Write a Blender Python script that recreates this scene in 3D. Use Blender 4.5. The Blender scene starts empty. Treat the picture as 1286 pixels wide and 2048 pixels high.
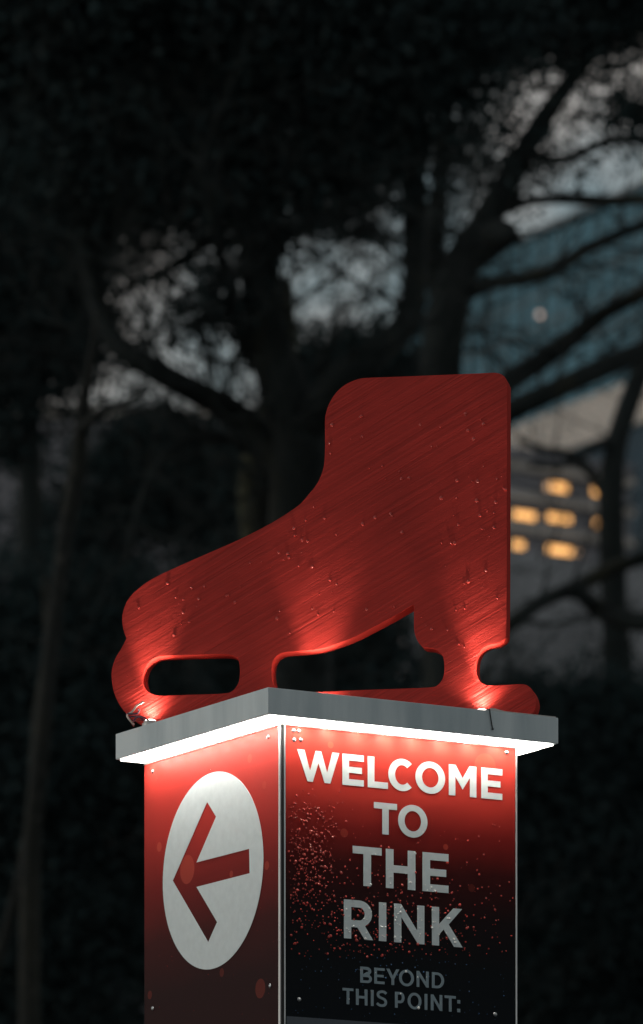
import bpy, bmesh, math, random
from mathutils import Vector, Matrix, noise
R_ = math.radians
scene = bpy.context.scene
COL = scene.collection

# ------------------------------------------------------------------ camera
F, CX, YH, EYE = 10999.2, 643.0, 3351.2, 1.6        # focal length and horizon in photo pixels, eye height in m
cam_d = bpy.data.cameras.new('camera'); cam = bpy.data.objects.new('camera', cam_d); COL.objects.link(cam)
cam.location = (0, 0, EYE); cam.rotation_euler = (R_(90), 0, 0)
cam_d.sensor_width = 36; cam_d.sensor_height = 36
cam_d.lens = F / 2048 * 36; cam_d.shift_y = (YH - 1024) / 2048
cam_d.clip_start = .1; cam_d.clip_end = 20000
cam_d.dof.use_dof = True; cam_d.dof.focus_distance = 10.05; cam_d.dof.aperture_fstop = 6.9
scene.camera = cam

# ------------------------------------------------------------------ light
SUN_EL, SUN_AZ = 9.0, -99.0                          # azimuth clockwise from +Y
world = bpy.data.worlds.new('World'); scene.world = world; world.use_nodes = True
nt = world.node_tree; nt.nodes.clear()
sky = nt.nodes.new('ShaderNodeTexSky'); sky.sky_type = 'NISHITA'; sky.sun_disc = False
sky.sun_elevation = R_(SUN_EL); sky.sun_rotation = R_(SUN_AZ); sky.air_density = 1.2; sky.dust_density = 2.0; sky.ozone_density = 2.5
hs = nt.nodes.new('ShaderNodeHueSaturation'); hs.inputs['Saturation'].default_value = .95
bg = nt.nodes.new('ShaderNodeBackground'); bg.inputs['Strength'].default_value = .12
wo = nt.nodes.new('ShaderNodeOutputWorld')
hs.inputs['Hue'].default_value = .475
tcw = nt.nodes.new('ShaderNodeTexCoord'); cn = nt.nodes.new('ShaderNodeTexNoise'); cn.inputs['Scale'].default_value = 17; cn.inputs['Detail'].default_value = 4
cr = nt.nodes.new('ShaderNodeValToRGB'); cr.color_ramp.elements[0].position = .36; cr.color_ramp.elements[1].position = .56
cm = nt.nodes.new('ShaderNodeMix'); cm.data_type = 'RGBA'; cm.inputs[7].default_value = (3.3, 3.15, 3.0, 1)   # grey dusk cloud
nt.links.new(tcw.outputs['Generated'], cn.inputs['Vector']); nt.links.new(cn.outputs['Fac'], cr.inputs[0]); nt.links.new(cr.outputs[0], cm.inputs[0])
nt.links.new(sky.outputs[0], hs.inputs['Color']); nt.links.new(hs.outputs[0], cm.inputs[6]); nt.links.new(cm.outputs[2], bg.inputs[0]); nt.links.new(bg.outputs[0], wo.inputs[0])
sun_d = bpy.data.lights.new('sun', 'SUN'); sun = bpy.data.objects.new('sun', sun_d); COL.objects.link(sun)
sun_d.energy = .5; sun_d.angle = R_(35); sun_d.color = (.8, .97, 1)
sdir = Vector((math.sin(R_(SUN_AZ)) * math.cos(R_(SUN_EL)), math.cos(R_(SUN_AZ)) * math.cos(R_(SUN_EL)), math.sin(R_(SUN_EL))))
sun.rotation_euler = sdir.to_track_quat('Z', 'Y').to_euler(); sun.location = sdir * 60 + Vector((0, 0, 20))
vs = scene.view_settings; vs.view_transform = 'Standard'; vs.look = 'None'; vs.gamma = 1; vs.exposure = 0
scene.cycles.use_denoising = True
scene.cycles.max_bounces = 8

# ------------------------------------------------------------------ helpers
def unproj(x, y, d):                                 # photo pixel at depth d -> world point
    return Vector(((x - CX) / F * d, d, EYE + (YH - y) / F * d))
def proj(p): return (CX + F * p[0] / p[1], YH - F * (p[2] - EYE) / p[1])

def mat(name, color=(.5, .5, .5), rough=.5, metal=0., spec=.5, emit=None, es=0.):
    m = bpy.data.materials.new(name); m.use_nodes = True
    b = m.node_tree.nodes['Principled BSDF']
    b.inputs['Base Color'].default_value = (*color, 1); b.inputs['Roughness'].default_value = rough
    b.inputs['Metallic'].default_value = metal; b.inputs['Specular IOR Level'].default_value = spec
    if emit: b.inputs['Emission Color'].default_value = (*emit, 1); b.inputs['Emission Strength'].default_value = es
    return m
class NG:                                            # small node-graph helper
    def __init__(s, m): s.t = m.node_tree; s.b = s.t.nodes['Principled BSDF']
    def n(s, kind, **kw):
        nd = s.t.nodes.new(kind)
        for k, v in kw.items(): setattr(nd, k, v)
        return nd
    def l(s, a, b): s.t.links.new(a, b)
    def coords(s, scale=(1, 1, 1), rot=(0, 0, 0)):
        tc = s.n('ShaderNodeTexCoord'); mp = s.n('ShaderNodeMapping'); s.l(tc.outputs['Object'], mp.inputs[0])
        mp.inputs['Scale'].default_value = scale; mp.inputs['Rotation'].default_value = rot
        return mp.outputs[0]
    def noise(s, vec, scale, detail=4, rough=.55):
        nz = s.n('ShaderNodeTexNoise'); s.l(vec, nz.inputs['Vector']); nz.inputs['Scale'].default_value = scale
        nz.inputs['Detail'].default_value = detail; nz.inputs['Roughness'].default_value = rough
        return nz.outputs['Fac']
    def ramp(s, fac, stops, interp='LINEAR'):
        r = s.n('ShaderNodeValToRGB'); e = r.color_ramp.elements; r.color_ramp.interpolation = interp
        while len(e) < len(stops): e.new(.5)
        for k, (p, c) in enumerate(stops):
            e[k].position = p; e[k].color = (*c, 1) if len(c) == 3 else c
        s.l(fac, r.inputs[0]); return r.outputs[0]
    def math(s, op, a, b=None, clamp=False):
        m = s.n('ShaderNodeMath', operation=op, use_clamp=clamp)
        for k, v in enumerate((a, b)):
            if v is None: continue
            if isinstance(v, (int, float)): m.inputs[k].default_value = v
            else: s.l(v, m.inputs[k])
        return m.outputs[0]
    def mix(s, fac, a, b):
        m = s.n('ShaderNodeMix', data_type='RGBA')
        if isinstance(fac, (int, float)): m.inputs[0].default_value = fac
        else: s.l(fac, m.inputs[0])
        for k, v in ((6, a), (7, b)):
            if isinstance(v, tuple): m.inputs[k].default_value = (*v, 1)
            else: s.l(v, m.inputs[k])
        return m.outputs[2]
    def bump(s, h, strength=.2, dist=.001):
        b = s.n('ShaderNodeBump'); b.inputs['Strength'].default_value = strength; b.inputs['Distance'].default_value = dist
        s.l(h, b.inputs['Height']); s.l(b.outputs[0], s.b.inputs['Normal'])
    def set(s, name, v): s.l(v, s.b.inputs[name])

def obj(name, me, m=None, parent=None, smooth=None):
    if isinstance(me, bmesh.types.BMesh):
        d = bpy.data.meshes.new(name); me.to_mesh(d); me.free(); me = d
    o = bpy.data.objects.new(name, me); COL.objects.link(o)
    if m is not None:
        for k in (m if isinstance(m, (list, tuple)) else [m]): me.materials.append(k)
    if smooth is not None:
        for p in me.polygons: p.use_smooth = True
        if smooth < 180: me.set_sharp_from_angle(angle=R_(smooth))
    if parent: o.parent = parent
    return o
def empty(name, loc=(0, 0, 0), rz=0):
    o = bpy.data.objects.new(name, None); COL.objects.link(o); o.location = loc; o.rotation_euler = (0, 0, rz); o.empty_display_size = .2
    return o
def tag(o, label=None, cat=None, group=None, kind=None):
    for k, v in (('label', label), ('category', cat), ('group', group), ('kind', kind)):
        if v: o[k] = v
    return o
def add_box(bm, lo, hi, mi=0):
    vs_ = [bm.verts.new((x, y, z)) for z in (lo[2], hi[2]) for y in (lo[1], hi[1]) for x in (lo[0], hi[0])]
    for f in ((0, 2, 3, 1), (4, 5, 7, 6), (0, 1, 5, 4), (2, 6, 7, 3), (0, 4, 6, 2), (1, 3, 7, 5)):
        fc = bm.faces.new([vs_[k] for k in f]); fc.material_index = mi
def box(lo, hi, bev=0.):
    bm = bmesh.new(); add_box(bm, lo, hi)
    if bev: bmesh.ops.bevel(bm, geom=bm.edges[:], offset=bev, segments=2, affect='EDGES', profile=.5)
    return bm
def add_tube(bm, pts, rad, sides=6, cap=True, mi=0):
    pts = [Vector(p) for p in pts]; rings = []
    ref = Vector((.13, .97, .2)).normalized()
    for k, p in enumerate(pts):
        t = (pts[min(k + 1, len(pts) - 1)] - pts[max(k - 1, 0)])
        if t.length < 1e-9: t = Vector((0, 0, 1))
        t.normalize(); u = t.cross(ref)
        if u.length < 1e-4: u = t.cross(Vector((1, 0, 0)))
        u.normalize(); v = t.cross(u)
        rings.append([bm.verts.new(p + (u * math.cos(2 * math.pi * j / sides) + v * math.sin(2 * math.pi * j / sides)) * rad[k]) for j in range(sides)])
    for a, b in zip(rings, rings[1:]):
        for j in range(sides):
            f = bm.faces.new((a[j], a[(j + 1) % sides], b[(j + 1) % sides], b[j])); f.material_index = mi
    if cap:
        for r in (rings[0][::-1], rings[-1]):
            f = bm.faces.new(r); f.material_index = mi
def catmull(pts, n=5, closed=False):
    out = []; N = len(pts)
    rng = range(N if closed else N - 1)
    for i in rng:
        p0 = pts[(i - 1) % N] if (closed or i > 0) else pts[0]; p1 = pts[i]; p2 = pts[(i + 1) % N]
        p3 = pts[(i + 2) % N] if (closed or i + 2 < N) else pts[-1]
        for k in range(n):
            t = k / n
            out.append(tuple(.5 * ((2 * b) + (c - a) * t + (2 * a - 5 * b + 4 * c - d) * t * t + (3 * b - a - 3 * c + d) * t ** 3) for a, b, c, d in zip(p0, p1, p2, p3)))
    if not closed: out.append(tuple(pts[-1]))
    return out
def plate(contours, half, bevel=0., res=2):          # flat plate with holes in local XY, thickness 2*half along Z
    cu = bpy.data.curves.new('plate', 'CURVE'); cu.dimensions = '2D'; cu.fill_mode = 'BOTH'
    for c in contours:
        sp = cu.splines.new('POLY'); sp.points.add(len(c) - 1); sp.use_cyclic_u = True
        for q, p in zip(sp.points, c): q.co = (p[0], p[1], 0, 1)
    cu.extrude = max(half - bevel, 0); cu.bevel_depth = bevel; cu.bevel_resolution = res
    if bevel: cu.offset = -bevel
    o = bpy.data.objects.new('plate', cu); COL.objects.link(o)
    me = bpy.data.meshes.new_from_object(o.evaluated_get(bpy.context.evaluated_depsgraph_get()))
    bpy.data.objects.remove(o); bpy.data.curves.remove(cu)
    return me

# ------------------------------------------------------------------ ground
g = mat('wet_paving', (.05, .05, .052), .35); q = NG(g); c = q.coords()
q.set('Base Color', q.ramp(q.noise(c, .8), [(.3, (.035, .036, .038)), (.7, (.065, .065, .066))])); q.set('Roughness', q.ramp(q.noise(c, .35), [(.4, (.15,) * 3), (.6, (.6,) * 3)]))
bm = bmesh.new(); bmesh.ops.create_grid(bm, x_segments=8, y_segments=8, size=6000)
tag(obj('ground', bm, g), kind='structure')

# ------------------------------------------------------------------ the sign pillar
S = .62                                              # slab length in metres
A_ANG = .53539; D0 = 15.8765 * S
ZTOP = EYE + 2.85388 * S; TH = .07729 * S; ZB = ZTOP - TH
SR, SL = S, .92117 * S
O1, O2, WR, WL = .10027 * S, .09446 * S, .81236 * S, .82867 * S
FRONT = Vector(((536.2 - CX) / F * D0, D0, 0))
Rv = Vector((math.cos(A_ANG), math.sin(A_ANG), 0)); Lv = Vector((-math.sin(A_ANG), math.cos(A_ANG), 0))
PC = (O1 + WR / 2, O2 + WL / 2)                      # pillar centre in slab coordinates
root = empty('sign_pillar', FRONT + Rv * PC[0] + Lv * PC[1], A_ANG)
tag(root, 'square red sign pillar with white cap, white arrow circle and welcome lettering', 'sign pillar')
def on_face(x, y, face):                             # photo pixel -> (along, z) on the right ('R') or left ('L') pillar face, pillar-local
    d = Vector(((x - CX) / F, 1.0))
    if face == 'R': base = FRONT + Lv * O2; dr = Rv
    else: base = FRONT + Rv * O1; dr = Lv
    M = Matrix(((d[0], -dr[0]), (d[1], -dr[1]))); s = M.inverted() @ Vector((base[0], base[1]))
    return s[1] - (PC[0] if face == 'R' else PC[1]), EYE + s[0] * (YH - y) / F
XF, YF = -WR / 2, -WL / 2                            # pillar-local planes of the left face (x) and right face (y)

white = mat('white_painted_board', (.78, .79, .78), .5); q = NG(white); c = q.coords()
q.set('Base Color', q.ramp(q.noise(q.coords((14, 14, 2.2)), 1.0, 6), [(.3, (.42, .5, .53)), (.6, (.63, .705, .725))]))
q.bump(q.noise(c, 400, 2), .12, .0006)
alu = mat('aluminium_profile', (.62, .64, .65), .38, .85); q = NG(alu)
q.set('Roughness', q.ramp(q.noise(q.coords((60, 60, 6)), 3), [(.3, (.25,) * 3), (.7, (.5,) * 3)]))
dark = mat('dark_gap', (.012, .012, .013), .7)
core_m = mat('grey_core', (.2, .2, .2), .6)
steel = mat('screw_steel', (.4, .42, .43), .4, 1.0)

PT = .005                                            # printed panel thickness
core_lo = (XF + PT + .002, YF + PT + .002, 0); core_hi = (WR / 2, WL / 2, ZB - .001)
obj('core', box(core_lo, core_hi, .002), core_m, root)
# cap
cl = (-PC[0], -PC[1], ZB); ch = (SR - PC[0], SL - PC[1], ZTOP)
cap = obj('cap', box(cl, ch, .0012), white, root)
# thin metal drip edge on the right end of the cap top
bm = bmesh.new(); prev = None
for k in range(15):
    t = k / 14; x = ch[0] - .16 + .155 * t; h = .0018 + .0035 * math.exp(-((t - .12) / .1) ** 2)
    ring = [bm.verts.new((x, cl[1] + .001, ZTOP + .0004)), bm.verts.new((x, cl[1] + .001, ZTOP + h * min(1, t * 14 + .05))), bm.verts.new((x, cl[1] + .012, ZTOP + .0004))]
    if prev:
        for j in range(3): bm.faces.new((prev[j], prev[(j + 1) % 3], ring[(j + 1) % 3], ring[j]))
    prev = ring
obj('drip_edge', bm, mat('pale_sealant', (.6, .58, .56), .5), cap)
# LED strips under the overhang
led = mat('led_diffuser', (.9, .9, .9), .4, emit=(1, .93, .83), es=8.)
chip = mat('led_chip', (1, 1, 1), .4, emit=(1, .92, .8), es=330.); chip_dim = mat('led_chip_dim', (1, 1, 1), .4, emit=(1, .98, .93), es=220.)
def strip(p0, p1, wid, n, inward, ch_m):
    bm = bmesh.new(); p0 = Vector(p0); p1 = Vector(p1); d = p1 - p0; ax = 0 if abs(d[0]) > abs(d[1]) else 1
    lo = [min(p0[k], p1[k]) for k in range(2)]; hi = [max(p0[k], p1[k]) for k in range(2)]
    lo[1 - ax] -= wid / 2; hi[1 - ax] += wid / 2
    add_box(bm, (*lo, ZB - .0035), (*hi, ZB - .0005), 0)
    for k in range(n):
        c = p0 + d * ((k + .5) / n); c[1 - ax] += inward
        add_box(bm, (c[0] - .004, c[1] - .004, ZB - .0046), (c[0] + .004, c[1] + .004, ZB - .0036), 1)
    return obj('light_strip', bm, [led, ch_m], cap)
ov = .008
yr = (cl[1] + YF) / 2; xl = (cl[0] + XF) / 2; xr = (ch[0] + WR / 2) / 2
strip((cl[0] + ov, yr, 0), (ch[0] - ov, yr, 0), -2 * (cl[1] - yr) * .80, 10, .010, chip)
strip((xl, YF - .001, 0), (xl, ch[1] - ov, 0), -2 * (cl[0] - xl) * .80, 9, .010, chip_dim)
strip((xr, YF - .001, 0), (xr, ch[1] - ov, 0), 2 * (ch[0] - xr) * .80, 4, 0, chip)

# printed panels ------------------------------------------------------------
def print_mat(name, axis, z0, z1, stops, discs, rough=.42):
    m = mat(name, (.4, .03, .025), rough, spec=.06); q = NG(m)
    tc = q.n('ShaderNodeTexCoord'); sx = q.n('ShaderNodeSeparateXYZ'); q.l(tc.outputs['Object'], sx.inputs[0])
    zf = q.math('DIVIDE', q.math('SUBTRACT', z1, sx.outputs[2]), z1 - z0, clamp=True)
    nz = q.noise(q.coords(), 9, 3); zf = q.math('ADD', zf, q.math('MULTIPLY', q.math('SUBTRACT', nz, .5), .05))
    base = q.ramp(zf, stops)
    tot = None
    for (a, z, r, w) in discs:                       # printed soft snow discs
        dx = q.math('SUBTRACT', sx.outputs[axis], a); dz = q.math('SUBTRACT', sx.outputs[2], z)
        dd = q.math('SQRT', q.math('ADD', q.math('MULTIPLY', dx, dx), q.math('MULTIPLY', dz, dz)))
        k = q.math('MULTIPLY', q.math('LESS_THAN', dd, r), w)
        tot = k if tot is None else q.math('ADD', tot, k)
    q.set('Base Color', q.mix(tot, base, (.62, .1, .06)))
    grain = q.noise(q.coords(), 900, 2)
    q.set('Roughness', q.ramp(grain, [(.3, (rough - .06,) * 3), (.7, (rough + .1,) * 3)]))
    q.bump(grain, .25, .0004)
    return m
def disc_list(face, l):
    out = []
    for x, y, r, w in l:
        a, z = on_face(x, y, face); out.append((a, z, r * D0 / F, w))
    return out
zt = ZB - .006
def face_a(x, face, y=1700): return on_face(x, y, face)[0]
zL0, zL1 = on_face(430, 2048, 'L')[1], zt
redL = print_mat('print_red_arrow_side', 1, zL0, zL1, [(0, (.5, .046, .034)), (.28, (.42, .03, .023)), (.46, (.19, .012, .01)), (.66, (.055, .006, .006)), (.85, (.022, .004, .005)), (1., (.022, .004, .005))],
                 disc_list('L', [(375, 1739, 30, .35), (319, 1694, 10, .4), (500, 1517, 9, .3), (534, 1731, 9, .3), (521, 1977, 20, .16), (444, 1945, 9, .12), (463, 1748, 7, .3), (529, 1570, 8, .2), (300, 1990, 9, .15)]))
aR0, aR1 = face_a(571.5, 'R'), face_a(1030.5, 'R')
zR0, zR1 = on_face(800, 2048, 'R')[1], zt
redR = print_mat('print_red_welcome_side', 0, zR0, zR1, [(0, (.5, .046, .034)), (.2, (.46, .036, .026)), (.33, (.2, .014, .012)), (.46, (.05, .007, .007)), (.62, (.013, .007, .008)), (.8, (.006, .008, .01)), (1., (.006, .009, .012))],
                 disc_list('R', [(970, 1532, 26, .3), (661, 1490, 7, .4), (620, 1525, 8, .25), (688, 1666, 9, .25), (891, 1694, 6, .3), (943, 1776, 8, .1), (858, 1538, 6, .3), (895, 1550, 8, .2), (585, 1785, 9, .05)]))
aL0, aL1 = face_a(557.5, 'L'), face_a(288.1, 'L')
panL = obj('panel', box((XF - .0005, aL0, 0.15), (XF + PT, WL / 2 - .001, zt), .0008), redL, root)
panL['label'] = 'red panel with white circle and left arrow'
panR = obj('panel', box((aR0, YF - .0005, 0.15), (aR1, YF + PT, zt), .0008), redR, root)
panR['label'] = 'red to black panel with white welcome lettering'
# corner profile: two aluminium strips with a dark joint between them, and the white edge on the far side
bm = bmesh.new()
add_box(bm, (XF - .001, YF + .0035, 0), (XF + PT, aL0 - .0004, ZB - .002), 0)
add_box(bm, (XF + .0052, YF - .001, 0), (aR0 - .0012, YF + PT, ZB - .002), 0)
add_box(bm, (XF + .001, YF + .001, 0), (XF + .005, YF + .0034, ZB - .003), 1)
add_box(bm, (aR0 - .0011, YF + .001, 0), (aR0 - .0002, YF + PT, ZB - .003), 0)
obj('corner_profile', bm, [alu, dark], root)
obj('edge_trim', box((aR1 + .0004, YF - .0012, 0), (WR / 2 + .0008, YF + PT, ZB - .003), .0005), alu, root)
obj('top_collar', box((XF - .0022, YF - .0022, ZB - .0055), (WR / 2 + .002, WL / 2 - .001, ZB - .0012)), mat('grey_trim', (.3, .29, .27), .5), root)

letter_m = mat('white_vinyl', (.7, .72, .71), .42, spec=.3); q = NG(letter_m)
q.set('Base Color', q.ramp(q.noise(q.coords(), 60, 4), [(.3, (.6, .67, .68)), (.7, (.66, .735, .745))]))
# glyphs in a unit box -------------------------------------------------------
def arc(cx, cy, rx, ry, a0, a1, n=20): return [(cx + rx * math.cos(R_(a0 + (a1 - a0) * k / n)), cy + ry * math.sin(R_(a0 + (a1 - a0) * k / n))) for k in range(n + 1)]
def ribbon(pts, sx, sy):
    l, r = [], []
    for k, p in enumerate(pts):
        a = pts[max(k - 1, 0)]; b = pts[min(k + 1, len(pts) - 1)]; tx, ty = b[0] - a[0], b[1] - a[1]
        n = math.hypot(tx / sx, ty / sy); nx, ny = -(ty / sy) / n * sx / 2, (tx / sx) / n * sy / 2
        l.append((p[0] + nx, p[1] + ny)); r.append((p[0] - nx, p[1] - ny))
    return l + r[::-1]
def glyph(ch, s, t):                                 # s = stem width, t = bar height, both as fractions of the box
    if ch == 'E':
        m0, m1 = .5 - t * .48, .5 + t * .48
        return [[(0, 0), (1, 0), (1, t), (s, t), (s, m0), (.91, m0), (.91, m1), (s, m1), (s, 1 - t), (1, 1 - t), (1, 1), (0, 1)]]
    if ch == 'L': return [[(0, 0), (1, 0), (1, t), (s, t), (s, 1), (0, 1)]]
    if ch == 'T': return [[(.5 - s / 2, 0), (.5 + s / 2, 0), (.5 + s / 2, 1 - t), (1, 1 - t), (1, 1), (0, 1), (0, 1 - t), (.5 - s / 2, 1 - t)]]
    if ch == 'H': return [[(0, 0), (s, 0), (s, .5 - t / 2), (1 - s, .5 - t / 2), (1 - s, 0), (1, 0), (1, 1), (1 - s, 1), (1 - s, .5 + t / 2), (s, .5 + t / 2), (s, 1), (0, 1)]]
    if ch == 'I': return [[(0, 0), (1, 0), (1, 1), (0, 1)]]
    if ch == 'W': return [[(0, 1), (.173, 1), (.305, .35), (.437, 1), (.569, 1), (.711, .34), (.837, 1), (1, 1), (.787, 0), (.65, 0), (.504, .62), (.37, 0), (.244, 0)]]
    if ch == 'M': return [[(0, 0), (0, 1), (.246, 1), (.5, .59), (.754, 1), (1, 1), (1, 0), (1 - s, 0), (1 - s, .62), (.5, .22), (s, .62), (s, 0)]]
    if ch == 'N': return [[(0, 0), (0, 1), (s * .95, 1), (1 - s, .34), (1 - s, 1), (1, 1), (1, 0), (1 - s * .9, 0), (s, .66), (s, 0)]]
    if ch == 'K': return [[(0, 0), (0, 1), (s, 1), (s, .56), (.70, 1), (.985, 1), (.545, .57), (1, 0), (.72, 0), (.38, .43), (s, .29), (s, 0)]]
    if ch == 'Y': return [[(0, 1), (s * 1.12, 1), (.5, .56), (1 - s * 1.12, 1), (1, 1), (.5 + s / 2, .37), (.5 + s / 2, 0), (.5 - s / 2, 0), (.5 - s / 2, .37)]]
    if ch == 'O': return [arc(.5, .5, .5, .52, 0, 354, 59), arc(.5, .5, .5 - s, .52 - t, 0, 354, 59)]
    if ch == 'C': return [arc(.54, .5, .54, .52, 47, 313, 50) + arc(.54, .5, .54 - s, .52 - t, 313, 47, 50)]
    if ch == 'D': return [[(0, 0)] + arc(.42, .5, .58, .5, -90, 90, 30) + [(0, 1)], [(s, t)] + arc(.42, .5, .58 - s, .5 - t, -90, 90, 30) + [(s, 1 - t)]]
    if ch == 'P': return [[(0, 0), (s, 0), (s, .3)] + arc(.56, .65, .44, .35, -90, 90, 24) + [(0, 1)], [(s, .3 + t)] + arc(.56, .65, .44 - s, .35 - t, -90, 90, 24) + [(s, 1 - t)]]
    if ch == 'R': return [[(0, 0), (s, 0), (s, .3), (.46, .3), (.71, 0), (1, 0), (.72, .345)] + arc(.52, .66, .44, .34, -50, 90, 24) + [(0, 1)], [(s, .3 + t)] + arc(.52, .65, .44 - s, .35 - t, -90, 90, 24) + [(s, 1 - t)]]
    if ch == 'B': return [[(0, 0)] + arc(.62, .265, .38, .265, -90, 60, 16) + arc(.56, .745, .38, .255, -50, 90, 16) + [(0, 1)],
                          [(s, t)] + arc(.62, .265, .38 - s, .265 - t, -90, 90, 14) + [(s, .53 - t)], [(s, .53)] + arc(.56, .75, .38 - s, .22 - t, -90, 90, 14) + [(s, 1 - t)]]
    if ch == 'S':
        c = [(.93, .82), (.74, .92), (.48, .935), (.24, .88), (.14, .74), (.24, .61), (.5, .53), (.76, .45), (.88, .29), (.78, .12), (.52, .065), (.26, .09), (.05, .2)]
        return [ribbon(catmull(c, 5), s * .95, t)]
    if ch == ':': return [[(0, 0), (1, 0), (1, .22), (0, .22)], [(0, .55), (1, .55), (1, .77), (0, .77)]]
LINES = [  # text, x ranges in the photo, (x, y top, y bottom) of the first stem, stem width and bar height in photo pixels
    ('WELCOME', [(593.7, 677.9), (684, 727), (734.8, 775.2), (776.2, 827.3), (830.2, 889.5), (896.9, 952.1), (961.8, 1004)], (734.8, 1512.2, 1574.4), 13.3, 12.6),
    ('TO', [(747.2, 793.3), (795.6, 854.2)], (755, 1604.7, 1667.6), 12.9, 12.2),
    ('THE', [(704.8, 762.6), (771.1, 830.1), (844.3, 896.4)], (844.3, 1704, 1782), 15.2, 14.8),
    ('RINK', [(687.2, 745.6), (757.1, 772), (787.6, 848.2), (863.2, 924.5)], (687.2, 1798.5, 1876.2), 14.6, 14.3),
    ('BEYOND', [(719.8, 743.2), (747.8, 768.5), (772, 798), (797.4, 827.3), (832.5, 856.8), (863.1, 887.6)], (719.8, 1933.1, 1965.2), 5.6, 5.2),
    ('THIS POINT:', [(684.3, 706.3), (711.2, 734.3), (741, 746.6), (752.2, 773.5), None, (789.2, 808.4), (814.6, 842.2), (848.5, 854.1), (860.9, 884), (888.5, 910.9), (913.9, 919.8)], (711.2, 1977.6, 2009.7), 5.6, 5.2)]
dim_letter = mat('blue_grey_vinyl', (.25, .32, .36), .5, spec=.1)
ALL_LETTERS = []                                     # contours in (along, z) on the right face, for placing rain drops
for text, xs, (x0, yt, yb), sw, bh in LINES:
    ztop = on_face(x0, yt, 'R')[1]; zbot = on_face(x0, yb, 'R')[1]; hh = ztop - zbot; cons = []
    i = 0
    for chx, xr_ in zip(text, xs):
        if xr_ is None: continue
        a0, a1 = face_a(xr_[0], 'R', (yt + yb) / 2), face_a(xr_[1], 'R', (yt + yb) / 2)
        ww = a1 - a0; px = abs(face_a(x0 + 1, 'R') - face_a(x0, 'R'))
        for cnt in glyph(chx, sw * px / ww, bh / (yb - yt)):
            cons.append([(a0 + p[0] * ww, zbot + p[1] * hh) for p in cnt])
    ALL_LETTERS += cons
    am = sum(p[0] for c_ in cons for p in c_) / sum(len(c_) for c_ in cons)
    me = plate([[(p[0] - am, p[1] - zbot) for p in c_] for c_ in cons], .0002)
    o = obj('lettering', me, dim_letter if text[0] in 'B' or ':' in text else letter_m, panR); o.location = (am, YF - .0011, zbot); o.rotation_euler = (R_(90), 0, 0)
    o['label'] = 'white capitals reading ' + text
# white circle with the arrow cut out, left face
pl = [on_face(x, y, 'L') for x, y in ((327, 1760), (527.5, 1700), (437, 1542), (414, 1940.5))]
ca = (face_a(326.8, 'L') + face_a(527.8, 'L')) / 2; ra = abs(face_a(326.8, 'L') - face_a(527.8, 'L')) / 2
cz = (pl[2][1] + pl[3][1]) / 2; rz_ = (pl[2][1] - pl[3][1]) / 2
arrow = [on_face(270 + x / 3.369, 1440 + y / 3.369, 'L') for x, y in ((490, 552), (550, 652), (418, 960), (773, 868), (776, 1033), (418, 1125), (557, 1362), (497, 1497), (258, 1083))]
me = plate([[(-(p[0] - ca), p[1] - cz) for p in arc(ca, cz, ra, rz_, 0, 357, 119)], [(-(p[0] - ca), p[1] - cz) for p in arrow]], .0002)
o = obj('arrow_emblem', me, letter_m, panL); o.location = (XF - .0011, ca, cz); o.rotation_euler = (R_(90), 0, R_(-90))
o['label'] = 'white circle with an arrow pointing left'
# the pale band that starts at the foot of the picture on the right panel
zb_ = on_face(640, 2037, 'R')[1]
bm = box((aR0 + .001, YF - .0011, 2.2), (aR1 - .001, YF - .0006, zb_)); obj('lower_band', bm, mat('blue_grey_band', (.05, .065, .085), .45), panR)
# screws
scr = bpy.data.meshes.new('screw'); bm = bmesh.new()
bmesh.ops.create_uvsphere(bm, u_segments=14, v_segments=8, radius=.0042)
for v in bm.verts: v.co.z = max(v.co.z, -.0002) * .55
add_box(bm, (-.0028, -.0005, .0022), (.0028, .0005, .0024)); bm.to_mesh(scr); bm.free()
scr.materials.append(steel)
for p in scr.polygons: p.use_smooth = True
for face, l in (('R', [(587, 1461), (597, 1462), (588, 1480), (601, 1480), (1013, 1505), (598, 1999), (990, 2029)]), ('L', [(537, 1474), (306, 1543), (306, 2017), (541, 1972)])):
    for x, y in l:
        a, z = on_face(x, y, face); o = obj('screw', scr, None, panR if face == 'R' else panL)
        if face == 'R': o.location = (a, YF - .0006, z); o.rotation_euler = (R_(90), random.random(), 0)
        else: o.location = (XF - .0006, a, z); o.rotation_euler = (R_(90), random.random(), R_(-90))

# ------------------------------------------------------------------ the skate cut from thick sheet
B_ANG = R_(10.0); SC = FRONT + Rv * (SR / 2) + Lv * (SL / 2); T_ = .045
Sv = Vector((math.cos(B_ANG), -math.sin(B_ANG), 0)); Nv = Vector((-math.sin(B_ANG), -math.cos(B_ANG), 0))
SF = SC + Nv * (T_ / 2)                              # a point of the front face
def on_skate(x, y):
    d = Vector(((x - CX) / F, 1.0)); M = Matrix(((d[0], -Sv[0]), (d[1], -Sv[1]))); s = M.inverted() @ Vector((SF[0], SF[1]))
    return (s[1], EYE + s[0] * (YH - y) / F - ZTOP)
def c5(x, y): return (600 + x / 2.7957, 720 + y / 2.7957)
def c6(x, y): return (220 + x / 2.679, 980 + y / 2.679)
def c2(x, y): return (640 + x / 2.473, 1220 + y / 2.473)
def smooth_path(parts, n=4):
    out = []
    for p in parts: out += catmull([on_skate(*k) for k in p], n)[:-1]
    return out
bl = -.0 + .0008
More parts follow.
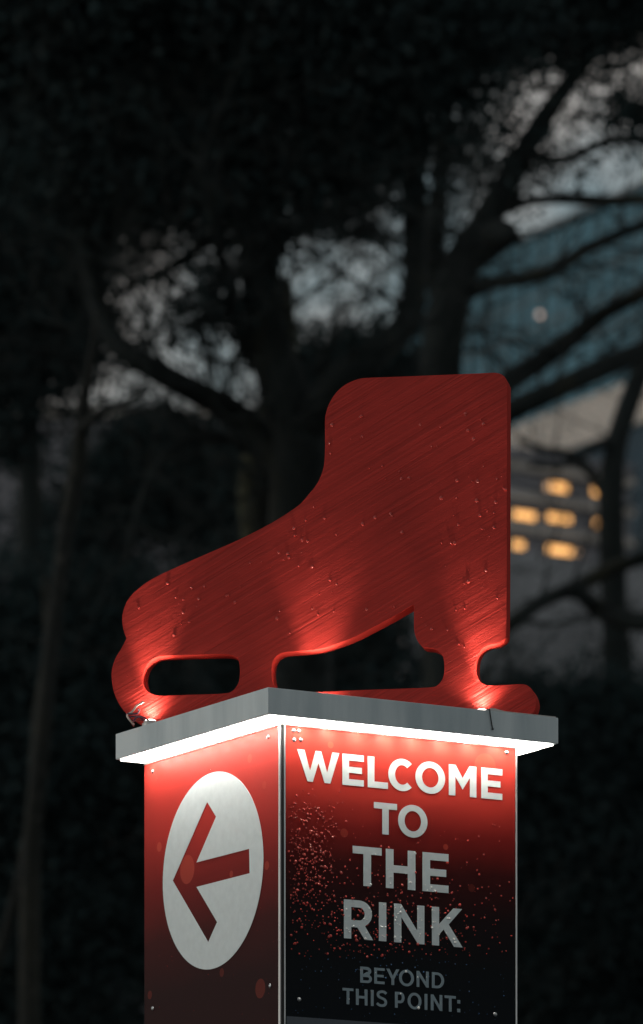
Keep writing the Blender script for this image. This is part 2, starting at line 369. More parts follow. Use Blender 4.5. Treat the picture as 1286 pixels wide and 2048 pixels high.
outer = smooth_path([
    [c6(88, 795), c6(70, 740), c6(65, 680), c6(80, 620), c6(105, 575), c6(150, 530), c6(220, 480), c6(320, 430), c6(500, 350), c6(700, 262), c6(850, 185), c6(950, 125), c6(1020, 74),
     c5(45, 755), c5(90, 700), c5(120, 640), c5(135, 580), c5(140, 500), c5(140, 400), c5(140, 330), c5(147, 290), c5(165, 240), c5(200, 185), c5(250, 140), c5(310, 112), c5(370, 100),
     c5(560, 93), c5(900, 79), c5(1060, 72), c5(1095, 72), c5(1125, 80), c5(1148, 100), c5(1158, 130), c5(1160, 180), c5(1159, 700), c5(1156, 1400), c2(922, 100), c2(920, 130), c2(905, 150), c2(875, 166), c2(840, 172), c2(805, 190), c2(783, 220),
     c2(774, 260), c2(774, 310), c2(785, 340), c2(805, 362), c2(840, 372), c2(920, 370), c2(1000, 367), c2(1032, 378), c2(1056, 405), c2(1070, 445), c2(1068, 480), c2(1052, 510), (1050, 1433)]])
outer += [(on_skate(1040, 1430)[0], bl), (on_skate(345, 1460)[0], bl)]
outer += smooth_path([[(312, 1458), (286, 1450), c6(120, 1225), c6(80, 1190), c6(45, 1140), c6(20, 1080), c6(9, 1010), c6(11, 960), c6(30, 900), c6(60, 850), c6(88, 795)]])
outer = [(x, max(z, bl)) for x, z in outer]
def closed(pts, n=4): return catmull([on_skate(*p) for p in pts], n, True)
hole1 = closed([c6(178, 1000), c6(181, 1035), c6(195, 1070), c6(225, 1092), c6(270, 1101), c6(400, 1098), c6(600, 1091), c6(655, 1077), c6(685, 1040), c6(695, 1000), c6(695, 945), c6(686, 910), c6(658, 888), c6(610, 880), c6(500, 882), c6(400, 885), c6(290, 890), c6(250, 896), c6(213, 920), c6(188, 957)])
h2 = [[c5(635, 1370), c5(600, 1389), c5(540, 1424), c5(420, 1489), c5(280, 1559), c6(1150, 845), c6(1060, 860), c6(940, 869), c6(900, 884), c6(880, 905), c6(868, 940), c6(867, 990), c6(878, 1045), (560, 1382), (590, 1386), (640, 1383.5), c2(200, 396), c2(400, 389), c2(550, 382), c2(585, 368), c2(606, 340), c2(615, 300), c2(612, 245), c2(595, 212), c2(560, 191), c2(510, 183), c2(482, 150), c2(468, 110), c2(465, 60), c2(465, 5)],
      [c2(465, 5), c5(637, 1382), c5(635, 1370)]]
hole2 = smooth_path(h2, 4)
me = plate([outer, hole1, hole2], T_ / 2, .0005, 0)
red = mat('brushed_red_metal', (.45, .03, .024), .42, .14, spec=.2); q = NG(red)
tc = q.n('ShaderNodeTexCoord'); mp = q.n('ShaderNodeMapping'); mp.vector_type = 'TEXTURE'; q.l(tc.outputs['Object'], mp.inputs[0]); mp.inputs['Rotation'].default_value = (0, 0, R_(29))
mp2 = q.n('ShaderNodeMapping'); q.l(mp.outputs[0], mp2.inputs[0]); mp2.inputs['Scale'].default_value = (4, 260, 20)
fine = q.noise(mp2.outputs[0], 1.0, 5, .7)
mp3 = q.n('ShaderNodeMapping'); q.l(mp.outputs[0], mp3.inputs[0]); mp3.inputs['Scale'].default_value = (1.1, 150, 20); mp3.inputs['Location'].default_value = (3, 7, 0)
coarse = q.noise(mp3.outputs[0], 1.0, 4, .7)
patch = q.ramp(q.noise(mp.outputs[0], 4.5, 3), [(.42, (.12,) * 3), (.62, (1,) * 3)])
hgt = q.math('ADD', q.math('MULTIPLY', fine, .5), q.math('MULTIPLY', q.math('MULTIPLY', coarse, patch), .9))
q.bump(hgt, .9, .003)
scr = q.math('MULTIPLY', q.ramp(coarse, [(.35, (0,) * 3), (.68, (1,) * 3)]), patch)
fl = q.ramp(fine, [(.3, (0,) * 3), (.7, (1,) * 3)])
q.set('Base Color', q.mix(q.math('ADD', q.math('MULTIPLY', fl, .55), q.math('MULTIPLY', scr, .45)), (.25, .019, .014), (.6, .045, .034)))
q.set('Roughness', q.ramp(coarse, [(.3, (.33,) * 3), (.7, (.52,) * 3)]))
edge_m = mat('matte_red_edge', (.4, .03, .022), .85, spec=.02)
skate = obj('skate_cutout', me, [red, edge_m], smooth=22)
for p in me.polygons:
    if abs(p.normal.z) > .6: p.use_smooth = False
    p.material_index = 0 if abs(p.normal.z) > .9 else 1
Ms = Matrix(((Sv[0], 0, Nv[0], 0), (Sv[1], 0, Nv[1], 0), (0, 1, 0, 0), (0, 0, 0, 1)))
skate.matrix_world = Matrix.Translation((SC[0], SC[1], ZTOP)) @ Ms
tag(skate, 'big red brushed metal ice skate silhouette standing on the white pillar cap', 'skate sculpture')
def skate_world(x, y, off=0.):
    s, z = on_skate(x, y); p = SF + Sv * s + Nv * off; return Vector((p[0], p[1], ZTOP + z))

# small upward spotlights on the cap in front of the skate
lens_m = mat('lamp_lens', (1, .95, .9), .3, emit=(1, .9, .78), es=6.)
house_m = mat('lamp_housing', (.55, .55, .54), .4, .3)
def puck(x, off, label, watt):
    p = skate_world(x, 1440, 0) + Nv * off; r = empty('spotlight', (p[0], p[1], ZTOP + .0006), -B_ANG); tag(r, label, 'spotlight', 'small spotlights on the cap')
    bm = bmesh.new(); prof = [(.0, 0), (.0145, 0), (.0145, .006), (.0118, .0072), (.0118, .0105), (0, .0105)]
    bmesh.ops.spin(bm, geom=[bm.verts.new((a, 0, b)) for a, b in prof] and (bm.verts.ensure_lookup_table() or [bm.edges.new((bm.verts[k], bm.verts[k + 1])) for k in range(len(prof) - 1)]) + bm.verts[:], cent=(0, 0, 0), axis=(0, 0, 1), angle=2 * math.pi, steps=24)
    bmesh.ops.remove_doubles(bm, verts=bm.verts[:], dist=1e-5); obj('housing', bm, house_m, r, 35)
    bm = bmesh.new(); bmesh.ops.create_uvsphere(bm, u_segments=20, v_segments=10, radius=.0112)
    for v in bm.verts: v.co.z = max(v.co.z, -.001) * .3 + .0108
    obj('lens', bm, lens_m, r, 180)
    ld = bpy.data.lights.new('spot', 'SPOT'); ld.energy = watt; ld.color = (1, .88, .76); ld.spot_size = R_(150); ld.spot_blend = 1.0; ld.shadow_soft_size = .012
    lo = bpy.data.objects.new('beam', ld); COL.objects.link(lo); lo.parent = r; lo.location = (0, .0125, .019)
    lo.rotation_euler = (R_(180), 0, 0)
    ld2 = bpy.data.lights.new('spot_core', 'SPOT'); ld2.energy = watt * 4.6; ld2.color = (1, .88, .76); ld2.spot_size = R_(46); ld2.spot_blend = 1.; ld2.shadow_soft_size = .008
    lo = bpy.data.objects.new('beam', ld2); COL.objects.link(lo); lo.parent = r; lo.location = (0, 0, .021)
    lo.rotation_euler = (R_(180 - 8), 0, 0)
    return p
puck(305, .024, 'small white spotlight under the toe of the skate, beside loose wires', 1.15)
puck(640, .03, 'small white spotlight in front of the middle of the skate, behind the cap corner', 1.15)
puck(967, .025, 'small white spotlight under the heel of the skate, above a hanging wire', 1.15)

# loose wires at the left corner, and the thin wire hanging over the right edge
wire_b = mat('blue_wire', (.03, .04, .09), .35); wire_w = mat('white_wire', (.6, .58, .5), .4); wire_r = mat('red_wire', (.45, .05, .04), .4); wire_k = mat('black_wire', (.012, .012, .014), .4)
def wire(name, px, off, r, m, label=None, parent=None):
    pts = [skate_world(x, y, off + .004 * math.sin(k * 1.7)) for k, (x, y) in enumerate(px)]
    for p in pts: p.z = max(p.z, ZTOP + r)
    bm = bmesh.new(); sp = catmull([tuple(p) for p in pts], 6); add_tube(bm, sp, [r] * len(sp), 8)
    return obj(name, bm, m, parent, 60)
w = empty('loose_wires', skate_world(272, 1447, .03)); tag(w, 'tangle of blue, white and red wire ends at the left corner of the cap', 'wires')
def wire_part(*a): 
    o = wire(*a); o.parent = w; o.matrix_parent_inverse = Matrix.Translation(w.location).inverted()
wire_part('wire', [(276, 1456), (266, 1445), (262, 1436), (270, 1430), (277, 1424), (282, 1418), (290, 1412), (294, 1409)], .034, .0018, wire_w)
wire_part('wire', [(300, 1449), (285, 1440), (272, 1438), (262, 1440), (261, 1434), (270, 1434), (280, 1432), (285, 1426), (283, 1424)], .03, .0014, wire_b)
wire_part('wire', [(274, 1458), (268, 1448), (265, 1440), (272, 1444), (282, 1447), (297, 1445)], .027, .0014, wire_r)
wire_part('wire', [(306, 1448), (295, 1442), (285, 1441), (277, 1446), (276, 1452)], .04, .0014, wire_b)
def cap_face(x, y, off):                             # point just in front of the cap's right-hand face
    d = Vector(((x - CX) / F, 1.0)); M = Matrix(((d[0], -Rv[0]), (d[1], -Rv[1]))); s = M.inverted() @ Vector((FRONT[0], FRONT[1]))
    p = FRONT + Rv * s[1] - Lv * off; return Vector((p[0], p[1], EYE + s[0] * (YH - y) / F))
pts = [skate_world(972, 1430, .035), cap_face(977, 1420.5, .0015), cap_face(979, 1428, .0022), cap_face(981, 1440, .002), cap_face(983, 1452, .002), cap_face(984.5, 1460, .0025)]
pts[0].z = ZTOP + .002; pts[1].z = ZTOP + .0022
bm = bmesh.new(); sp = catmull([tuple(p) for p in pts], 6); add_tube(bm, sp, [.0011] * (len(sp) - 4) + [.0014, .0021, .0023, .0014], 8)
tag(obj('hanging_wire', bm, wire_k, None, 60), 'thin black wire end hanging down the right face of the cap', 'wire')

# ------------------------------------------------------------------ rain
random.seed(5)
def add_drop(bm, p, nx, up, r, h, stretch=1., mi=0):
    rt = up.cross(nx); N = 8; rings = []
    for k, (rr, hh) in enumerate(((1, 0), (.93, .45), (.62, .86), (.0, 1.))):
        if rr == 0: rings.append([bm.verts.new(p + nx * (h * hh) - up * (r * .15))]); continue
        rings.append([bm.verts.new(p + (rt * math.cos(2 * math.pi * j / N) + up * (math.sin(2 * math.pi * j / N) * (stretch if math.sin(2 * math.pi * j / N) > 0 else 1.))) * (r * rr) + nx * (h * hh)) for j in range(N)])
    for a, b in zip(rings, rings[1:]):
        for j in range(N):
            f = bm.faces.new((a[j], a[(j + 1) % N], b[(j + 1) % N], b[j]) if len(b) > 1 else (a[j], a[(j + 1) % N], b[0])); f.material_index = mi; f.smooth = True
water_red = mat('rain_on_red', (.42, .045, .035), .22); water_blue = mat('rain_on_dark', (.05, .12, .24), .12); water_white = mat('rain_on_white', (.85, .86, .84), .1)  # opaque tints paint in the light that clear drops would refract
bm = bmesh.new(); UP = Vector((0, 0, 1))
big = [(659, 887), (664, 850), (651, 859), (723, 832), (720, 834), (724, 873), (661, 907), (880, 854), (840, 849), (931, 827), (936, 861), (947, 878), (961, 840), (967, 848), (863, 893), (874, 893), (738, 936), (765, 932), (799, 943), (771, 959), (803, 957), (818, 956), (861, 967), (882, 996), (914, 961), (913, 996), (944, 963), (955, 963), (967, 932), (953, 1001), (994, 958), (1007, 976), (1011, 979), (975, 1022), (988, 1026), (991, 1004), (908, 1031), (917, 1049), (960, 1031), (988, 1055), (883, 1086), (902, 1086), (909, 1086), (972, 1141), (929, 1167), (937, 1163), (994, 1196), (912, 1220), (930, 1217), (863, 1258), (895, 1260), (917, 1288), (929, 1294), (733, 1219), (788, 1214), (781, 1028), (784, 1032), (725, 1048), (804, 1065), (750, 1035), (672, 1069), (649, 1037), (604, 1080), (615, 1082), (625, 1133), (624, 1134), (598, 1132), (660, 1160), (673, 1168), (639, 1188), (624, 1217), (636, 1229), (668, 1223), (500, 1127), (523, 1124), (541, 1136), (557, 1105), (576, 1108), (578, 1115), (567, 1120), (588, 1057), (589, 1071), (592, 1071), (628, 1014), (611, 1040), (559, 1222), (554, 1237), (580, 1266), (453, 1192), (409, 1173), (480, 1173), (457, 1191), (381, 1175), (335, 1167), (367, 1199), (351, 1195), (397, 1198), (362, 1248), (379, 1244), (278, 1215), (366, 1225), (384, 1176), (348, 1270), (470, 1205)]
for (x, y) in big:
    add_drop(bm, skate_world(x, y, 0), Nv, UP, random.uniform(.0012, .0035), random.uniform(.0013, .0028), random.uniform(1, 1.5))
def in_poly(c, x, y):
    r = False
    for k in range(len(c)):
        x1, y1 = c[k]; x2, y2 = c[k - 1]
        if (y1 > y) != (y2 > y) and x < (x2 - x1) * (y - y1) / (y2 - y1) + x1: r = not r
    return r
def in_solid(pt):
    return in_poly(outer, *pt) and not in_poly(hole1, *pt) and not in_poly(hole2, *pt)
n = 0
while n < 230:
    x, y = random.uniform(230, 1012), random.uniform(760, 1400)
    if in_solid(on_skate(x, y)) and random.random() < .35 + .5 * (y > 1050):
        add_drop(bm, skate_world(x, y, 0), Nv, UP, random.uniform(.0004, .0011), random.uniform(.0005, .0009)); n += 1
tag(obj('raindrops', bm, water_red), 'fine beads of rain clinging to the red skate', 'raindrops', kind='stuff')
bm = bmesh.new(); nR = -Lv; n = 0
while n < 1150:
    u = random.random()
    if u < .42: x, y = random.gauss(618, 32), random.gauss(1700, 62)
    elif u < .86: x, y = random.gauss(760, 120), random.gauss(1845, 50)
    elif u < .95: x, y = random.uniform(580, 1020), random.uniform(1640, 1960)
    else: x, y = random.uniform(580, 1025), random.uniform(1880, 2046)
    if not (577 < x < 1026 and 1575 < y < 2047): continue
    a, z = on_face(x, y, 'R'); inl = sum(in_poly(c_, a, z) for c_ in ALL_LETTERS) % 2
    if u < .42 and random.random() < .25 and x > 690: continue
    p = FRONT + Rv * (a + PC[0]) + Lv * (O2 - (.0013 if inl or y > 2030 else .0005)); p.z = z
    r = min(.003, random.lognormvariate(-6.7, .4))
    mi = 2 if inl else (1 if y > 1915 or (y > 2030) else 0)
    if inl and random.random() < .25: continue
    if mi == 1: r *= .6
    add_drop(bm, p, nR, UP, r, r * .75, random.uniform(1, 1.25), mi); n += 1
for k in range(60):                                  # a few on the arrow side
    x, y = random.uniform(295, 550), random.uniform(1530, 2040); a, z = on_face(x, y, 'L')
    p = FRONT + Lv * (a + PC[1]) + Rv * (O1 - .0005); p.z = z; r = random.uniform(.0004, .0009)
    if not ((a - ca) ** 2 / (ra * ra) + (z - cz) ** 2 / (rz_ * rz_) < 1.03): add_drop(bm, p, -Rv, UP, r, r * .7)
tag(obj('raindrops', bm, [water_red, water_blue, water_white]), 'spray of tiny rain beads over the dark part of the welcome panel', 'raindrops', kind='stuff')

# ------------------------------------------------------------------ trees
def bark(name, dark_c, moss_c, lichen_c, mossy=.5):
    m = mat(name, dark_c, .85, spec=.2); q = NG(m); c = q.coords((1, 1, .35))
    n1 = q.noise(c, 2.2, 6); n2 = q.noise(q.coords(), 14, 5)
    a = q.mix(q.ramp(n1, [(mossy - .06, (0,) * 3), (mossy + .08, (1,) * 3)]), dark_c, moss_c)
    q.set('Base Color', q.mix(q.ramp(n2, [(.58, (0,) * 3), (.68, (.7,) * 3)]), a, lichen_c))
    q.bump(q.noise(c, 18, 6), .6, .03); return m
bark_dark = bark('dark_wet_bark', (.012, .017, .017), (.026, .027, .018), (.018, .021, .02), .6)
bark_moss = bark('mossy_bark', (.013, .015, .013), (.05, .052, .027), (.042, .043, .034), .52)
bark_pale = bark('pale_bark', (.011, .013, .012), (.026, .027, .02), (.05, .05, .044), .54)
twig_m = mat('twig', (.014, .019, .019), .8, spec=.2)
def leaf_mat(name, stops):
    m = mat(name, (.03, .03, .02), .9, spec=.03); q = NG(m); gm = q.n('ShaderNodeNewGeometry')
    q.set('Base Color', q.ramp(gm.outputs['Random Per Island'], stops, 'CONSTANT')); return m
leaf_brown = leaf_mat('withered_leaf', [(0, (.026, .042, .044)), (.4, (.03, .046, .048)), (.8, (.034, .048, .048)), (.9985, (.3, .1, .02))])
leaf_green = leaf_mat('evergreen_leaf', [(0, (.024, .039, .041)), (.4, (.026, .042, .044)), (.8, (.03, .043, .044)), (.9996, (.16, .08, .02))])
def leaf(bm, p, s, rnd, long=1.6):
    n = Vector((rnd.gauss(0, 1), rnd.gauss(0, 1), rnd.gauss(0, 1))).normalized(); u = n.orthogonal().normalized(); v = n.cross(u)
    a = rnd.uniform(0, 6.28); uu = u * math.cos(a) + v * math.sin(a); vv = n.cross(uu)
    q_ = [p + uu * s * long * .5, p + vv * s * .35 + n * s * .06, p - uu * s * long * .5, p - vv * s * .35 + n * s * .06]
    bm.faces.new([bm.verts.new(k) for k in q_])
def twigs_from(bm, p, d, length, r, rnd, level, leaves=None, leaf_s=.09):
    n = 4; pts = [p.copy()]; rad = [r]; q_ = p.copy(); d = d.normalized()
    for k in range(n):
        d = (d + Vector((rnd.gauss(0, .22), rnd.gauss(0, .22), rnd.gauss(.05, .2)))).normalized(); q_ = q_ + d * (length / n); pts.append(q_.copy()); rad.append(r * (1 - .75 * (k + 1) / n))
        if level > 0:
            for _ in range(2):
                s = (d + Vector((rnd.gauss(0, .7), rnd.gauss(0, .7), rnd.gauss(0, .6)))); twigs_from(bm, q_, s, length * rnd.uniform(.35, .6), r * .5, rnd, level - 1, leaves, leaf_s)
    add_tube(bm, pts, rad, 4 if level else 3, False)
def px_limb(pts, depth, rnd, wob, d0=None):
    out, rad = [], []; ph = rnd.uniform(0, 6)
    for k, (x, y, dia) in enumerate(pts):
        d = depth + (wob * math.sin(ph + k * .9) if k else (d0 if d0 is not None else 0) * 0)
        out.append(unproj(x, y, d)); rad.append(dia / 2 * d / F)
    return out, rad
def tree(name, label, depth, limbs, bark_m, seed, twig_len=(.7, 1.6), twig_step=.3, levels=2, crowns=(), leaf_m=None, leaf_s=.1, group=None, twig_r=.011, leaf_n=60):
    rnd = random.Random(seed); base = limbs[0][0]; bx = (base[0] - CX) / F * depth
    t = empty(name, (bx, depth, 0)); tag(t, label, 'tree', group); off = Vector(t.location)
    bt = bmesh.new(); bw = bmesh.new(); any_tw = False
    for li, l in enumerate(limbs):
        pts, rad = px_limb(l, depth, rnd, .5 if li else .12)
        if li == 0 and pts[0].z > 0: pts = [Vector((pts[0].x, depth, -.1)), Vector((pts[0].x, depth, .35)), pts[0].lerp(Vector((pts[0].x, depth, 0)), .4)] + pts; rad = [rad[0] * 1.9, rad[0] * 1.35, rad[0] * 1.12] + rad
        cp = catmull([(*p, r) for p, r in zip(pts, rad)], 6)
        sp = [Vector(c_[:3]) - off for c_ in cp]; rr = [max(c_[3], .006) * (1 + .16 * noise.noise(Vector(c_[:3]) * 1.3)) for c_ in cp]
        add_tube(bt, sp, rr, 10)
        if twig_step:
            acc = 0
            for a, b, r in zip(sp, sp[1:], rr):
                acc += (b - a).length
                while acc > twig_step:
                    acc -= twig_step
                    if a.z + off.z < 5: continue
                    dr = (b - a).normalized(); sd = Vector((rnd.gauss(0, 1), rnd.gauss(0, .7), rnd.gauss(.35, .8)))
                    twigs_from(bw, a + (b - a) * rnd.random(), sd + dr * .5, rnd.uniform(*twig_len), min(r * .35, twig_r), rnd, levels); any_tw = True
    obj('trunk', bt, bark_m, t, 180)
    if any_tw: obj('twigs', bw, twig_m, t)
    else: bw.free()
    if crowns:
        bl_ = bmesh.new()
        for (x, y, rx, ry, n) in crowns:              # leaf clumps fill an uneven volume
            c0 = unproj(x, y, depth); sx, sz = rx / F * depth, ry / F * depth
            for k in range(n):
                v = Vector((rnd.gauss(0, 1), rnd.gauss(0, 1), rnd.gauss(0, 1))).normalized() * rnd.random() ** .4
                c_ = c0 + Vector((v.x * sx, v.y * max(sx, sz) * .5, v.z * sz)); cr = rnd.uniform(.12, .32)
                for _ in range(leaf_n):
                    leaf(bl_, c_ + Vector((rnd.gauss(0, cr), rnd.gauss(0, cr), rnd.gauss(0, cr * .8))) - off, leaf_s * rnd.uniform(.7, 1.3), rnd)
        obj('leaves', bl_, leaf_m or leaf_brown, t)
    return t
G = 'trees behind the sign'
tree('old_tree', 'broad dark tree forking behind the boot of the skate', 38, [
    [(605, 1500, 125), (600, 1250, 118), (592, 1000, 110), (600, 880, 105), (568, 780, 96), (532, 650, 86), (515, 450, 78), (520, 250, 66), (505, 50, 55), (490, -150, 40)],
    [(600, 880, 80), (680, 765, 66), (760, 700, 58), (822, 620, 52), (830, 450, 50), (825, 300, 42), (812, 100, 34), (800, -120, 22)],
    [(592, 960, 70), (480, 835, 56), (380, 778, 50), (290, 728, 46), (222, 672, 44), (185, 560, 42), (168, 400, 38), (158, 200, 30), (130, 0, 22), (110, -120, 14)],
    [(560, 770, 40), (490, 690, 30), (455, 560, 26), (425, 430, 24), (440, 250, 18), (420, 50, 12)],
    [(255, 575, 16), (340, 535, 18), (420, 480, 18), (515, 420, 18)],
    [(520, 420, 22), (600, 390, 20), (700, 345, 18), (790, 330, 16), (830, 320, 16)],
    [(525, 520, 20), (600, 455, 18), (660, 420, 16), (760, 400, 16), (830, 430, 16)],
    [(600, 960, 26), (500, 900, 24), (420, 870, 20), (340, 900, 18), (280, 1010, 18), (260, 1120, 14)]],
    bark_dark, 3, (.6, 1.9), .18, 2, crowns=[(330, -40, 560, 240, 560), (720, 60, 300, 200, 260), (180, 330, 90, 130, 50), (350, 280, 150, 100, 90), (500, 370, 60, 90, 30), (700, 400, 90, 16, 14), (700, 300, 120, 45, 34), (330, 380, 60, 40, 12), (440, 620, 22, 60, 8)], leaf_s=.06, leaf_n=80, twig_r=.015, group=G)
tree('leaning_tree', 'dark tree leaning right with long branches across the glass tower', 45, [
    [(900, 1500, 105), (885, 1100, 96), (878, 820, 88), (882, 740, 84), (895, 620, 80), (930, 520, 76), (980, 425, 58), (1045, 310, 46), (1105, 210, 40), (1200, 90, 30), (1300, -20, 20)],
    [(900, 640, 60), (868, 540, 42), (872, 440, 38), (885, 320, 34), (892, 180, 28), (905, 0, 20), (915, -120, 12)],
    [(925, 530, 60), (965, 495, 74), (1000, 470, 66), (1025, 470, 30), (1045, 490, 8)],
    [(930, 585, 40), (985, 566, 30), (1045, 558, 28), (1110, 540, 28), (1165, 502, 26), (1230, 472, 24), (1310, 440, 22)],
    [(880, 860, 60), (1000, 775, 46), (1080, 722, 38), (1150, 672, 34), (1205, 628, 32), (1310, 575, 30)],
    [(885, 930, 60), (1000, 835, 50), (1100, 785, 46), (1200, 738, 44), (1310, 690, 38)],
    [(980, 430, 30), (1060, 402, 20), (1140, 398, 22), (1220, 402, 24), (1310, 398, 20)],
    [(880, 1320, 50), (1000, 1262, 34), (1080, 1205, 30), (1150, 1175, 32), (1220, 1140, 30), (1310, 1105, 26)],
    [(1150, 1175, 30), (1200, 1220, 40), (1250, 1240, 44), (1320, 1245, 44)],
    [(860, 560, 26), (900, 510, 24), (960, 480, 24)],
    [(1045, 310, 22), (1130, 320, 18), (1220, 280, 16), (1310, 290, 12)]],
    bark_dark, 8, (.5, 1.4), .3, 1, crowns=[(960, -30, 330, 170, 230), (1200, 20, 200, 80, 80), (1270, 220, 60, 40, 14), (950, 280, 30, 60, 7), (1060, 330, 40, 20, 5)], leaf_s=.06, leaf_n=80, twig_r=.013, group=G)
tree('mossy_tree', 'moss covered trunk glimpsed just behind the instep of the skate', 40, [
    [(540, 1500, 100), (535, 1150, 92), (525, 1040, 84), (516, 950, 74), (530, 870, 66), (556, 790, 56), (572, 700, 44), (570, 560, 24)],
    [(520, 1000, 40), (560, 990, 30), (600, 940, 22)]], bark_moss, 4, twig_step=0, group=G)
tree('slender_tree', 'slender pale trunk leaning right, left of the skate toe', 34, [
    [(60, 1800, 40), (82, 1500, 36), (104, 1280, 34), (130, 1080, 32), (155, 930, 34), (168, 800, 26), (186, 700, 16), (196, 620, 6)],
    [(160, 860, 22), (210, 820, 18), (240, 810, 14), (300, 780, 8)]], bark_pale, 6, twig_step=0, group=G)
tree('slender_tree', 'faint thin pale trunk at the left edge, lowest in the dark', 36, [
    [(-30, 2050, 30), (10, 1880, 26), (40, 1760, 26), (62, 1640, 24), (70, 1540, 24), (78, 1420, 24), (95, 1300, 20), (90, 1150, 14)]], bark_pale, 16, twig_step=0, group=G)
tree('side_tree', 'dark upright trunk at the right edge, beside the lit windows', 57, [
    [(1240, 1500, 60), (1228, 1200, 54), (1222, 1000, 50), (1235, 880, 46), (1275, 760, 40), (1330, 600, 30)],
    [(1222, 1010, 24), (1160, 920, 18), (1090, 900, 14), (1040, 880, 10)],
    [(1235, 880, 20), (1180, 900, 16), (1130, 930, 12), (1060, 930, 10)]], bark_dark, 9, (.4, .9), .4, 1, group=G)
# evergreens farther back close off the dark left side and the foot of the picture
E_ = 'evergreens behind the bare trees'
for k, (x, label, depth, cr) in enumerate([
    (60, 'tall dense evergreen filling the upper left behind the bare branches', 52, [(60, 330, 190, 330, 420), (-20, 560, 130, 200, 150), (110, 60, 210, 200, 240), (30, 800, 60, 120, 24), (120, 660, 60, 130, 60)]),
    (90, 'dark evergreen bush left of the pillar, below the slender trunk', 50, [(60, 1660, 330, 520, 700), (150, 1300, 200, 160, 110)]),
    (640, 'dark evergreen directly behind the pillar and skate blade', 56, [(600, 1660, 380, 430, 560), (560, 1250, 250, 120, 150)]),
    (1130, 'dark evergreen right of the pillar, below the lit windows', 54, [(1130, 1770, 350, 400, 720), (1240, 1480, 170, 90, 110), (1000, 1490, 150, 100, 80)]),
    (700, 'low evergreen crown filling the fork above the boot of the skate', 58, [(690, 800, 150, 130, 90), (640, 1000, 200, 160, 120), (770, 720, 70, 60, 20)]),
    (400, 'mid height evergreen between the bare trunks, left of the boot', 60, [(430, 960, 150, 130, 60), (300, 950, 110, 150, 70), (470, 1080, 60, 90, 20), (150, 1080, 110, 160, 60)])]):
    tree('evergreen_tree', label, depth, [[(x, 2000, 60), (x, .5 * (2000 + cr[0][1]), 50), (cr[0][0], cr[0][1], 22)]], bark_dark, 20 + k, twig_step=0, crowns=cr, leaf_m=leaf_green, leaf_s=.06, group=E_, leaf_n=130)

# ------------------------------------------------------------------ buildings beyond the trees
def glassy(name, col, rough, spec=.5, var=.35):
    m = mat(name, col, rough, spec=spec); q = NG(m); n = q.noise(q.coords((.12, .12, .1)), 1.0, 4)
    q.set('Base Color', q.ramp(n, [(.3, tuple(k * (1 - var) for k in col)), (.7, tuple(k * (1 + var) for k in col))])); return m
glass_t = glassy('teal_glass', (.07, .185, .245), .6, .3); mull = mat('mullion', (.05, .07, .08), .5)
stone = glassy('pale_stone', (.5, .46, .42), .8, .2, .1); conc = glassy('grey_concrete', (.22, .22, .24), .85, .2, .25); darkwin = mat('dark_window', (.02, .028, .035), .15)
def frame_at(x_left, d_left, theta): return unproj(x_left, YH, d_left), Vector((math.cos(theta), math.sin(theta), 0))
# glass tower, its front running towards us to the right
th = R_(-62); P0 = unproj(800, YH, 560); P0.z = 0
tw = empty('glass_tower', P0, th); tag(tw, 'teal glass tower with a pale stone band behind the right hand branches', 'building')
def tw_z(x, y):                                      # height on the tower front at a photo pixel
    d = Vector(((x - CX) / F, 1.0)); e = Vector((math.cos(th), math.sin(th))); M = Matrix(((d[0], -e[0]), (d[1], -e[1]))); s = M.inverted() @ Vector((P0[0], P0[1]))
    return s[1], EYE + s[0] * (YH - y) / F
zr = tw_z(1100, 448)[1]; zb0 = tw_z(1130, 815)[1]; zb1 = tw_z(1130, 905)[1]
LEN = 74.
obj('glass_wall', box((0, .05, 0), (LEN, 22, zb1)), glassy('dark_blue_glass', (.02, .045, .065), .6, .2), tw)
obj('glass_front', box((0, .05, zb0), (LEN, 22, zr - .6)), glass_t, tw)
obj('stone_band', box((-.15, -.35, zb1), (LEN + .1, 22.2, zb0), .05), stone, tw)
obj('roof_slab', box((-.3, -.5, zr - .6), (LEN + .3, 22.3, zr), .05), mat('roof_metal', (.12, .15, .17), .5), tw)
bm = bmesh.new()
for k in range(21): add_box(bm, (k * 3.6 - .12, -.12, zb0 + .001), (k * 3.6 + .12, .04, zr - .61))
for k in range(1, 6): z = zb0 + (zr - .6 - zb0) * k / 6; add_box(bm, (-.05, -.08, z - .12), (LEN, .045, z + .12))
obj('mullions', bm, mull, tw)
lampm = mat('lit_lamp', (1, .9, .8), .5, emit=(1, .72, .6), es=.9)
for x, y in ((1085, 630), (1085, 702)):
    s, z = tw_z(x, y); bm = bmesh.new(); bmesh.ops.create_icosphere(bm, subdivisions=2, radius=.26)
    for v in bm.verts: v.co += Vector((s, -.3, z))
    obj('lamp', bm, lampm, tw, 180)
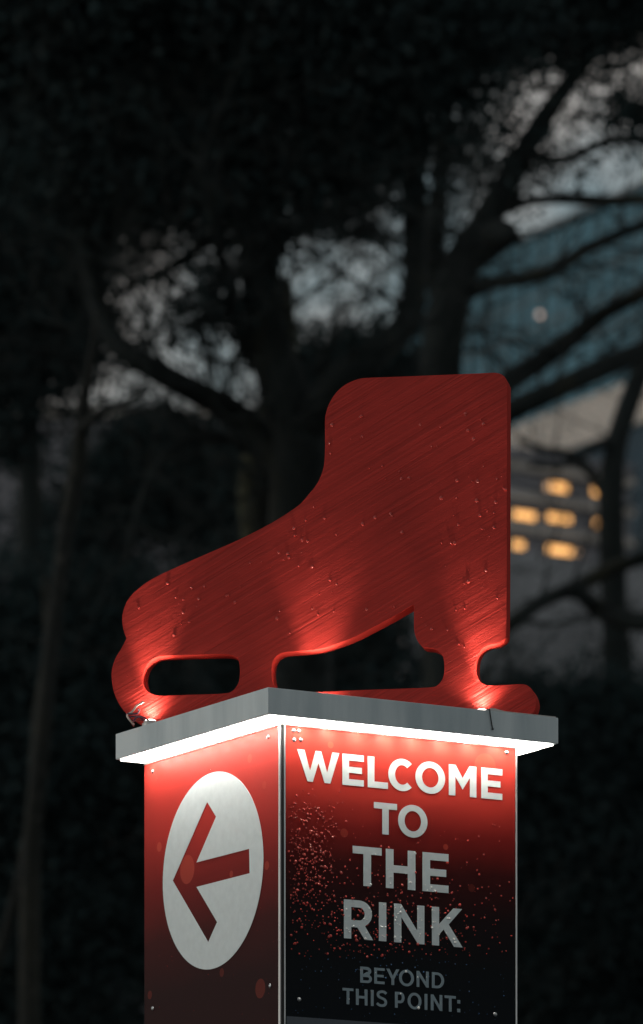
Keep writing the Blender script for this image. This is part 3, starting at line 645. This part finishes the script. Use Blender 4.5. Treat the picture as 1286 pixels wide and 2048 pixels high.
# lower block with lit windows
th2 = R_(33); Q0 = unproj(930, YH, 395); Q0.z = 0
b2 = empty('office_block', Q0, th2); tag(b2, 'grey concrete block with rows of warm lit windows right of the skate', 'building')
def b2_uz(x, y):
    d = Vector(((x - CX) / F, 1.0)); e = Vector((math.cos(th2), math.sin(th2))); M = Matrix(((d[0], -e[0]), (d[1], -e[1]))); s = M.inverted() @ Vector((Q0[0], Q0[1]))
    return s[1], EYE + s[0] * (YH - y) / F
zt2 = b2_uz(1100, 925)[1]; L2 = b2_uz(1262, 1000)[0]
obj('wall', box((0, .06, 0), (L2, 18, zt2)), conc, b2)
obj('parapet', box((-.2, -.2, zt2), (L2 + .2, 18.2, zt2 + .7), .04), conc, b2)
zp = b2_uz(1100, 1118)[1]
obj('podium', box((-6, -1.2, 0), (L2 + 9, .05, zp), .05), glassy('grey_stone', (.26, .27, .285), .8, .2, .45), b2)
lit = mat('lit_window', (.8, .6, .3), .5, emit=(1, .47, .14), es=1.7)
lit2 = mat('dim_lit_window', (.8, .6, .4), .5, emit=(1, .6, .36), es=.7)
for x, y, w_, h_, m in [(1118, 975, 34, 20, lit), (1094, 973, 8, 18, lit2), (1191, 983, 14, 20, lit), (1214, 985, 6, 18, lit2), (1048, 1031, 44, 18, lit), (1118, 1037, 46, 18, lit), (1196, 1047, 14, 18, lit), (1217, 1049, 5, 18, lit2),
                        (1036, 1090, 22, 18, lit), (1119, 1101, 50, 19, lit), (1160, 1107, 8, 10, lit2), (1032, 1148, 10, 14, lit2)]:
    s, z = b2_uz(x, y); k = 400 / F
    fr = obj('window', box((s - w_ * k * .6 - .06, -.04, z - h_ * k * .5 - .06), (s + w_ * k * .6 + .06, .055, z + h_ * k * .5 + .06)), darkwin, b2)
    obj('pane', box((s - w_ * k * .6, -.06, z - h_ * k * .38), (s + w_ * k * .6, -.045, z + h_ * k * .38)), m, fr)
bm = bmesh.new()
for y in (943, 1003, 1066):
    z = b2_uz(1100, y)[1]; add_box(bm, (-.1, -.45, z - .28), (L2 + .1, .055, z + .28))
obj('floor_slabs', bm, stone, b2)
# dim block on the left
Q1 = unproj(-120, YH, 300); Q1.z = 0; b3 = empty('grey_block', Q1, R_(4)); tag(b3, 'dim grey office block showing through gaps left of the boot', 'building')
W3 = 640 / F * 300; z3 = unproj(0, 830, 300).z
obj('wall', box((0, .06, 0), (W3, 16, z3)), conc, b3)
obj('parapet', box((-.2, -.2, z3), (W3 + .2, 16.2, z3 + .6), .04), stone, b3)
for r in range(6):
    for k in range(6):
        z = z3 - 2.3 - r * 3.; x = 1.2 + k * 2.85
        obj('window', box((x, -.02, z - .9), (x + 1.9, .055, z + .7)), darkwin, b3)
